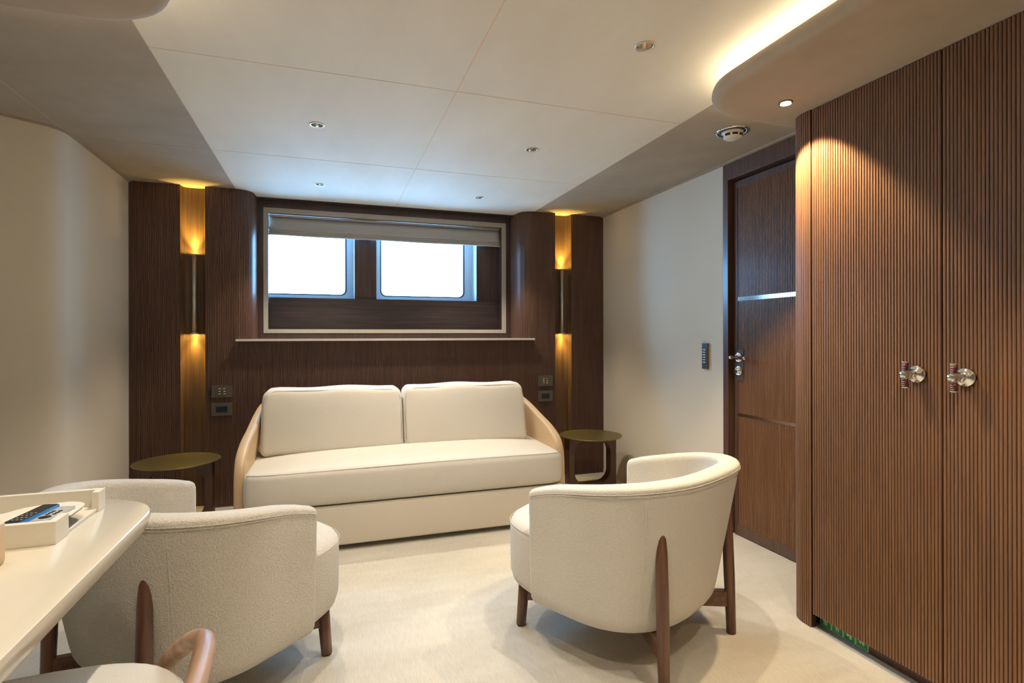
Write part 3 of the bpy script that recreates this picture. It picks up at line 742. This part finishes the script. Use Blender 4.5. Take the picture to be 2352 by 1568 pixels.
# back cushions, leaning
def backc(x0, x1, ph):
    w = x1-x0
    def d(p, dd):
        u, v = p.x/(w/2), p.z/0.18
        if p.y < 0: p.y -= 0.014*(1-u**4)*(1-v**4)
        else: p.y += 0.02*(1-u**4)*(1-v**4)
        if p.z > 0.12: p.z += 0.004*math.sin(u*6+ph) + 0.004*(1-u*u) - 0.010*max(0, (abs(u)-0.85)/0.15)**2
        if abs(u) > 0.8 and p.z > 0.05: p.x -= math.copysign(0.012*((p.z-0.05)/0.13)**2, p.x)
        p.y += 0.25*(p.z+0.18)
        return p
    bm = rbox((w, 0.17, 0.365), 0.035, (18, 4, 12), d); place(bm, ((x0+x1)/2, 3.375, 0.612))
    c = obj('back_cushion', bm, linen, so)
    P = []
    cx, cz = (x0+x1)/2, 0.612
    R = rrect(-w/2+0.012, w/2-0.012, -0.17, 0.170, 0.062, 8)
    for a, b_ in R:
        zz = b_; xx = a
        u = xx/(w/2)
        if zz > 0.12: zz += 0.004*math.sin(u*6+ph)+0.004*(1-u*u)
        if abs(u) > 0.8 and zz > 0.05: xx -= math.copysign(0.009*((zz-0.05)/0.13)**2, xx)
        P.append((cx+xx, 3.375-0.0795+0.25*(zz+0.18), cz+zz))
    P.append(P[0])
    pipe('piping', P, seamline_m, c, 0.0016)
backc(-0.352, 0.437, 0.4); backc(0.441, 1.226, 2.1)
# leather arms: curved shells seen from the side
def arm(xc, sgn):
    out = spline([(3.015, 0.035), (3.000, 0.20), (2.998, 0.35), (3.030, 0.455), (3.12, 0.522), (3.35, 0.612), (3.58, 0.682), (3.72, 0.690), (3.80, 0.655), (3.84, 0.50), (3.85, 0.25), (3.85, 0.035)], 4)
    base = Vector((0, 3.45, 0.25)); N = len(out)
    bm = bmesh.new(); rings = []
    T = 0.052
    for k in range(9):                        # across the thickness, edges rounded
        a = math.radians(-90+180*k/8); xx = math.sin(a)*T/2; shrink = (1-math.cos(a))*0.011
        ring = []
        for i, p in enumerate(out):
            q = Vector((0, p[0], p[1])); c = base - q; c.normalize(); q = q + c*shrink
            bow = 0.028*(1-((q.y-3.35)/0.5)**2)*sgn                    # bowed outwards
            lean = sgn*(-0.055)*max(0, (q.z-0.40)/0.29)**1.5            # top leans in
            ring.append((xc + xx + bow*0.6 + lean*(1 if q.y > 3.3 else max(0, (q.y-3.0)/0.3)), q.y, max(0.03, q.z)))
        rings.append(ring)
    loft(bm, rings)
    o = obj('arm', bm, leather, so)
    P = []
    for p in out[:36]:
        q = Vector((0, p[0], p[1])); c = (base-q).normalized(); q = q + c*0.004
        lean = sgn*(-0.055)*max(0, (q.z-0.40)/0.29)**1.5; bow = 0.028*(1-((q.y-3.35)/0.5)**2)*sgn
        P.append((xc - sgn*0.020 + bow*0.6 + lean*(1 if q.y > 3.3 else max(0, (q.y-3.0)/0.3)), q.y, q.z))
    pipe('piping', P, leather, o, 0.0022)
arm(-0.404, -1); arm(1.316, 1)
bm = rbox((1.66, 0.12, 0.60), 0.03, (6, 2, 6)); place(bm, (0.46, 3.76, 0.335)); obj('back_frame', bm, leather, so)

# ------------------------------------------------------------------ armchairs
def bplan(phi, ins=0.0, front=True):
    """closed outline of the tub, angle phi; u right, v forward"""
    c, s = math.cos(phi), math.sin(phi)
    def se(n, a, b_):
        return (math.copysign(abs(c)**(2/n), c)*a, math.copysign(abs(s)**(2/n), s)*b_)
    if s < 0: u, v = se(2.5, 0.345-ins, 0.300-ins); return u, v
    u, v = se(3.1, 0.345-ins, 0.405-ins); return u, v
def armchair(loc, rot, fab, lb, grp):
    ch = thing('armchair', lb, 'armchair', loc, rot, group=grp)
    n = 72
    rings = []
    prof = [(0.30, 0.158), (0.12, 0.156), (0.06, 0.160), (0.03, 0.170), (0.010, 0.188), (0.002, 0.215), (0.0, 0.30), (0.0, 0.375), (0.002, 0.393), (0.010, 0.406), (0.028, 0.418), (0.06, 0.426), (0.12, 0.434), (0.22, 0.440), (0.34, 0.442)]
    for ins, z in prof:
        r_ = []
        for k in range(n):
            ph = 2*PI*k/n; u, v = bplan(ph, ins)
            if z < 0.41 and v < 0.14: sc = 0.975; u *= sc; v = v*sc if v < 0 else v
            r_.append((u, v, z))
        rings.append(r_)
    bm = bmesh.new(); loft(bm, rings)
    s = obj('seat', bm, fab, ch, rebase=False)
    # seam where the seat pad meets the front band
    P = [(*bplan(math.radians(a), -0.0005), 0.398) for a in range(16, 165, 4)]
    bm = bmesh.new(); tube(bm, P, 0.0010, 6); obj('piping', bm, piping_m, s, rebase=False)
    # wrap-around back: sections along the plan curve
    path = []
    for v in (0.152, 0.12, 0.08, 0.04): path.append((-0.345, v, -1.0, 0.0))
    m = 44
    for k in range(m+1):
        ph = PI + PI*k/m; u, v = bplan(ph)
        e = 1e-3; u1, v1 = bplan(ph-e); u2, v2 = bplan(ph+e); t = Vector((u2-u1, v2-v1)).normalized()
        path.append((u, v, t.y, -t.x))
    for v in (0.04, 0.08, 0.12, 0.152): path.append((0.345, v, 1.0, 0.0))
    def height(u, v):
        t_ = max(0, min(1, (0.152-v)/0.452)); return 0.560 + 0.096*t_**0.80
    def flare(v, z):
        w = 0.012 + 0.072*max(0, min(1, (0.04-v)/0.32)); return w*max(0, (z-0.19))/0.45
    def section(u, v, nx_, ny_, sh=0.0, adv=0.0, ht=None):
        n2 = Vector((nx_, ny_)).normalized(); H = (height(u, v) if ht is None else ht) - sh
        T = 0.074; out = []
        zs = [0.158, 0.164, 0.182, 0.21, 0.28, 0.36, 0.44, H-0.022]
        inn = [0.034, 0.014, 0.003, 0.0, 0.0, 0.0, 0.0, 0.0]
        for z, i_ in zip(zs, inn): out.append((-i_ + flare(v, z) - sh, z))
        f = flare(v, H)
        for k in range(1, 8):
            a = math.radians(180*k/8); mid = f - T/2; rr = T/2-sh
            out.append((mid + rr*math.copysign(abs(math.cos(a))**0.6, math.cos(a)), H-0.022 + 0.022*math.sin(a)**0.6 + 0.004*math.sin(a)**2))
        for z in (H-0.022, 0.44, 0.36, 0.30): out.append((f - T + sh + (0.0 if z > 0.45 else -0.0), z))
        out.append((-0.07, 0.16))
        return [(u + n2.x*o_, v + n2.y*o_ + adv, z) for o_, z in out]
    rings = []
    R0 = 0.040
    def endrings(u, nx_, rev):
        rs = []
        for k in range(7):
            a = math.radians(90*(1-k/6)); adv = R0*math.sin(a)*0.55; sh = R0*(1-math.cos(a))*0.95
            rs.append(section(u, 0.152, nx_, 0.0, sh, adv))
        return rs if not rev else rs[::-1]
    rings += endrings(-0.345, -1.0, False)
    for (u, v, a, b_) in path[1:-1]: rings.append(section(u, v, a, b_))
    rings += endrings(0.345, 1.0, True)
    bm = bmesh.new(); loft(bm, rings)
    bk = obj('backrest', bm, fab, ch, rebase=False)
    # top seam + two vertical seams
    P = []
    for (u, v, a, b_) in path:
        H = height(u, v); n2 = Vector((a, b_)).normalized(); f = flare(v, H)
        P.append((u+n2.x*(f-0.0006), v+n2.y*(f-0.0006), H-0.018))
    bm = bmesh.new(); tube(bm, P, 0.0012, 6); tube(bm, [(p[0], p[1], p[2]-0.007) for p in P], 0.0009, 6); obj('seam', bm, fab, bk, rebase=False)
    for sg in (-1, 1):
        idx = min(range(len(path)), key=lambda i: abs(path[i][0]-sg*0.255)+abs(path[i][1]+0.235)*0.6)
        u, v, a, b_ = path[idx]; n2 = Vector((a, b_)).normalized(); H = height(u, v); P = []
        for j in range(15):
            z = 0.185+(H-0.045-0.185)*j/14; P.append((u+n2.x*(flare(v, z)), v+n2.y*(flare(v, z)), z))
        tx = Vector((-n2.y, n2.x, 0))*0.004
        bm = bmesh.new(); tube(bm, [Vector(p)+tx for p in P], 0.0016, 6); tube(bm, [Vector(p)-tx for p in P], 0.0012, 6); obj('seam', bm, fab, bk, rebase=False)
    # walnut frame
    for sg in (-1, 1):
        P = [(sg*0.252, -0.303, 0.0), (sg*0.2505, -0.3005, 0.10), (sg*0.2485, -0.2970, 0.22), (sg*0.2460, -0.2935, 0.34), (sg*0.2440, -0.2910, 0.43), (sg*0.243, -0.2895, 0.475), (sg*0.242, -0.2885, 0.500), (sg*0.2415, -0.2880, 0.512), (sg*0.241, -0.2878, 0.519)]
        bm = bmesh.new(); tube(bm, P, [0.0185, 0.0200, 0.0215, 0.0210, 0.0190, 0.0160, 0.0125, 0.008, 0.003], 14, 0.92, up=(0, 1, 0)); obj('rear_leg', bm, walnut, ch, rebase=False)
        bm = bmesh.new(); tube(bm, [(sg*0.246, 0.300, 0.0), (sg*0.245, 0.298, 0.006), (sg*0.240, 0.285, 0.175)], [0.016, 0.0185, 0.021], 16); obj('front_leg', bm, walnut, ch, rebase=False)
    for sg in (-1, 1):
        a = Vector((sg*0.250, -0.300)); b2 = Vector((-sg*0.242, 0.290)); d = (b2-a).normalized(); nn = Vector((-d.y, d.x))*0.0125
        z0, z1 = (0.100, 0.158) if sg > 0 else (0.101, 0.157)
        bm = bmesh.new(); prism(bm, [tuple(a+nn), tuple(b2+nn), tuple(b2-nn), tuple(a-nn)], z0, z1); o = obj('cross_rail', bm, walnut_x, ch, smooth=False, rebase=False); bevel(o, 0.003, 2)
    return ch
AG = 'pair of cream boucle armchairs with walnut frames'
# forward (0,1) rotated to the facing direction
armchair((1.055, 1.812, 0), math.atan2(0.888, -0.46)-PI/2, boucle_r, 'cream boucle tub armchair with walnut legs in front of the door, right of the pair', AG)
armchair((-0.387, 1.978, 0), math.atan2(0.692, 0.722)-PI/2-math.radians(1.0), boucle, 'cream boucle tub armchair with walnut legs behind the desk, left of the pair', AG)

# ------------------------------------------------------------------ side tables
def side_table(x, y, lb):
    t = thing('side_table', lb, 'side table', (x, y, 0), group='round bronze-topped side tables beside the sofa')
    bm = bmesh.new(); lathe(bm, [(0.05, 0.379), (0.212, 0.381), (0.221, 0.386), (0.222, 0.389), (0.221, 0.391), (0.216, 0.3915), (0.02, 0.3905)], (x, y, 0), 72); obj('table_top', bm, bronze, t, smooth=True, angle=40)
    # wooden hoop: rounded rectangular opening
    w = 0.186
    outer = rrect(x-w, x+w, 0.0, 0.380, 0.006, 10); inner = rrect(x-0.141, x+0.141, 0.052, 0.354, 0.085, 10)
    bm = bmesh.new(); ring_prism(bm, outer, inner, y-0.042, y+0.042, axis='y')
    for v in bm.verts:                       # hoop narrows at the feet and arches at the sides
        k = abs(v.co.z-0.19)/0.19
        if abs(v.co.x-x) < 0.15: v.co.y = y + (v.co.y-y)*(0.80+0.1*k)
    o = obj('hoop_base', bm, walnut_dark, t, smooth=True, angle=30); bevel(o, 0.006, 3)
    return t
side_table(-0.812, 3.585, 'round bronze-topped side table with walnut base, left of the sofa')
side_table(1.795, 3.540, 'round bronze-topped side table with walnut base, right of the sofa')

# ------------------------------------------------------------------ desk with rounded corner
dx1, dy1, dx0, dy0 = -0.345, 1.445, -2.05, 0.30
dk = thing('desk', 'cream lacquered desk with a rounded corner in the left foreground', 'desk', (-1.0, 0.9, 0))
rings = []
for ins, z in ((0.045, 0.694), (0.020, 0.6975), (0.008, 0.705), (0.002, 0.718), (0.0, 0.732), (0.0015, 0.7385), (0.004, 0.7400)):
    rings.append([(a, b_, z) for a, b_ in rrect(dx0+ins, dx1-ins, dy0+ins, dy1-ins, 0.155, 14)])
bm = bmesh.new(); loft(bm, rings); obj('desk_top', bm, lacquer, dk, smooth=True, angle=30)
for x in (-0.62, -1.95):
    for yy in (0.42, 0.62):
        bm = bmesh.new(); tube(bm, [(x, yy, 0), (x, yy, 0.696)], [0.018, 0.026], 14); obj('leg', bm, walnut, dk)
    bm = bmesh.new(); box(bm, x-0.02, x+0.02, 0.40, 1.2 if x < -1 else 0.64, 0.655, 0.696); obj('bearer', bm, walnut_x, dk, smooth=False)

# ------------------------------------------------------------------ desk tray with remotes
T0 = 0.7402
tr = thing('desk_tray', 'open cream leather-covered tray with low walls on the desk', 'tray', (-0.56, 1.265, T0))
tx1, ty0, ty1, wt_, zt = -0.446, 1.152, 1.378, 0.013, T0+0.040
o = obj('tray_base', newbox(-0.72, tx1-0.004, ty0+0.01, ty1-0.005, T0, T0+0.006), cream_leather, tr, smooth=False); bevel(o, 0.001, 2)
bm = bmesh.new(); prism(bm, [(-0.72, ty1), (tx1, ty1), (tx1, ty1-0.036), (tx1-wt_, ty1-0.036), (tx1-wt_, ty1-wt_), (-0.72, ty1-wt_)], T0, zt); o = obj('back_wall', bm, cream_leather, tr, smooth=False); bevel(o, 0.0008, 2)
bm = bmesh.new(); prism(bm, [(-0.72, ty0), (tx1, ty0), (tx1, ty0+0.052), (tx1-wt_, ty0+0.052), (tx1-wt_, ty0+wt_), (-0.72, ty0+wt_)], T0, zt); o = obj('front_wall', bm, cream_leather, tr, smooth=False); bevel(o, 0.0008, 2)
zp = T0+0.0345
def plate_pts(k):
    P = [(-0.575, 1.167), (-0.460, 1.167), (-0.460, 1.205), (-0.4445, 1.206)]
    P += [(-0.487+0.0425*math.cos(math.radians(a)), 1.262+0.042*math.sin(math.radians(a))) for a in range(0, 91, 9)]
    P += [(-0.515, 1.300), (-0.545, 1.285), (-0.570, 1.250)]
    cx, cy2 = -0.51, 1.23
    return [(cx+(x-cx)*k, cy2+(y-cy2)*k) for x, y in P]
bm = bmesh.new(); prism(bm, plate_pts(1.0), zp-0.0022, zp); obj('inner_plate', bm, cream_leather, tr, smooth=False)
bm = bmesh.new(); prism(bm, plate_pts(0.965), zp-0.0052, zp-0.0022); obj('plate_underside', bm, dark_trim, tr, smooth=False)
bm = bmesh.new(); prism(bm, plate_pts(0.62), T0+0.006, zp-0.005); obj('plate_riser', bm, tan_soft, tr, smooth=False)
zr = zp+0.0002
rc = thing('remote_control', 'slim black remote with a bright blue edge lying on the tray', 'remote control', (-0.5060, 1.2200, zr), math.radians(-8.5))
def lbox(x0, x1, y0, y1, z0, z1, rr): 
    bm = bmesh.new(); prism(bm, rrect(x0, x1, y0, y1, rr, 5), z0, z1); return bm
o = obj('blue_body', lbox(-0.0140, 0.0140, -0.0530, 0.0540, 0.0, 0.0052, 0.004), blue_plastic, rc, smooth=False, rebase=False)
o = obj('face', lbox(-0.0141, 0.0108, -0.0525, 0.0535, 0.0051, 0.0060, 0.003), black_plastic, rc, smooth=False, rebase=False)
bm = bmesh.new()
for i in range(3):
    for j in range(4): prism(bm, rrect(-0.0105+0.0070*i, -0.0065+0.0070*i, -0.040+0.0125*j, -0.0375+0.0125*j, 0.001, 2), 0.0060, 0.0062)
obj('button', bm, silver_plastic, rc, smooth=False, rebase=False)
r2 = thing('remote_control', 'silver remote with round dark buttons lying on the tray', 'remote control', (-0.4690, 1.2040, zr), math.radians(-8.0))
o = obj('body', lbox(-0.0160, 0.0105, -0.0360, 0.0480, 0.0, 0.0052, 0.003), silver_plastic, r2, smooth=False, rebase=False); bevel(o, 0.001, 2)
bm = bmesh.new(); lathe(bm, [(0.0095, 0.0050), (0.0095, 0.0056), (0.0085, 0.0058)], (-0.003, -0.0185, 0), 24); obj('touch_pad', bm, black_plastic, r2, rebase=False)
for i, j in ((-0.0085, -0.002), (0.0025, -0.002), (-0.0085, 0.007), (0.0025, 0.007), (-0.0085, 0.016), (0.0025, 0.016)):
    bm = bmesh.new(); lathe(bm, [(0.0035, 0.0050), (0.0035, 0.0056), (0.0030, 0.0058)], (i, j, 0), 16); obj('button', bm, black_plastic, r2, rebase=False)
bm = rbox((0.20, 0.16, 0.070), 0.008, (2, 2, 2)); place(bm, (-0.584, 1.006, T0+0.0352)); 
o = obj('pen_box', bm, tan_soft, loc=(-0.584, 1.006, T0)); tag(o, 'tan leather box on the desk in front of the tray, at the left edge', 'box')

# ------------------------------------------------------------------ desk chair with bent walnut rail
dc = thing('desk_chair', 'low upholstered desk chair with bent walnut rail at the bottom left', 'chair', (-0.47, 0.95, 0))
def dseat(ins, z):
    P = []
    for k in range(48):
        a = 2*PI*k/48; c, s = math.cos(a), math.sin(a); P.append((-0.470+(0.245-ins)*math.copysign(abs(c)**(2/2.8), c), 0.95+(0.272-ins)*math.copysign(abs(s)**(2/2.8), s), z))
    return P
bm = bmesh.new(); loft(bm, [dseat(i-0.010, z+0.026) for i, z in ((0.10, 0.400), (0.03, 0.402), (0.008, 0.412), (0.0, 0.430), (0.002, 0.448), (0.012, 0.460), (0.04, 0.468), (0.10, 0.473), (0.19, 0.476))]); obj('seat', bm, linen, dc)
half = [(-0.375, 1.285, 0.330), (-0.345, 1.275, 0.385), (-0.318, 1.258, 0.430), (-0.279, 1.214, 0.486), (-0.240, 1.160, 0.532), (-0.213, 1.115, 0.553), (-0.203, 1.075, 0.558), (-0.198, 1.02, 0.558), (-0.195, 0.95, 0.557)]
rail = half + [(x, 1.90-y, z) for x, y, z in half[-2::-1]]
bm = bmesh.new(); tube(bm, spline(rail, 6), 0.0172, 18, 1.0); obj('back_rail', bm, walnut_light, dc)
for sx_, sy_ in ((-0.66, 1.16), (-0.66, 0.74)):
    bm = bmesh.new(); tube(bm, [(sx_-0.01, sy_, 0), (sx_, sy_, 0.43)], [0.012, 0.017], 14); obj('leg', bm, walnut, dc)
for sy_, s in ((1.285, 1), (0.615, -1)):
    bm = bmesh.new(); tube(bm, [(-0.36, sy_+0.01*s, 0), (-0.372, sy_, 0.335)], [0.012, 0.0158], 14); obj('leg', bm, walnut, dc)
    bm = bmesh.new(); tube(bm, [(-0.370, sy_, 0.34), (-0.42, sy_-0.12*s, 0.428)], 0.012, 12); obj('stretcher', bm, walnut, dc)

# ------------------------------------------------------------------ baseboard on the cream wall
o = obj('baseboard_right', newbox(XR-0.004, XR, 2.537, YB, 0, 0.028), wallcover, smooth=False); tag(o, kind='structure')
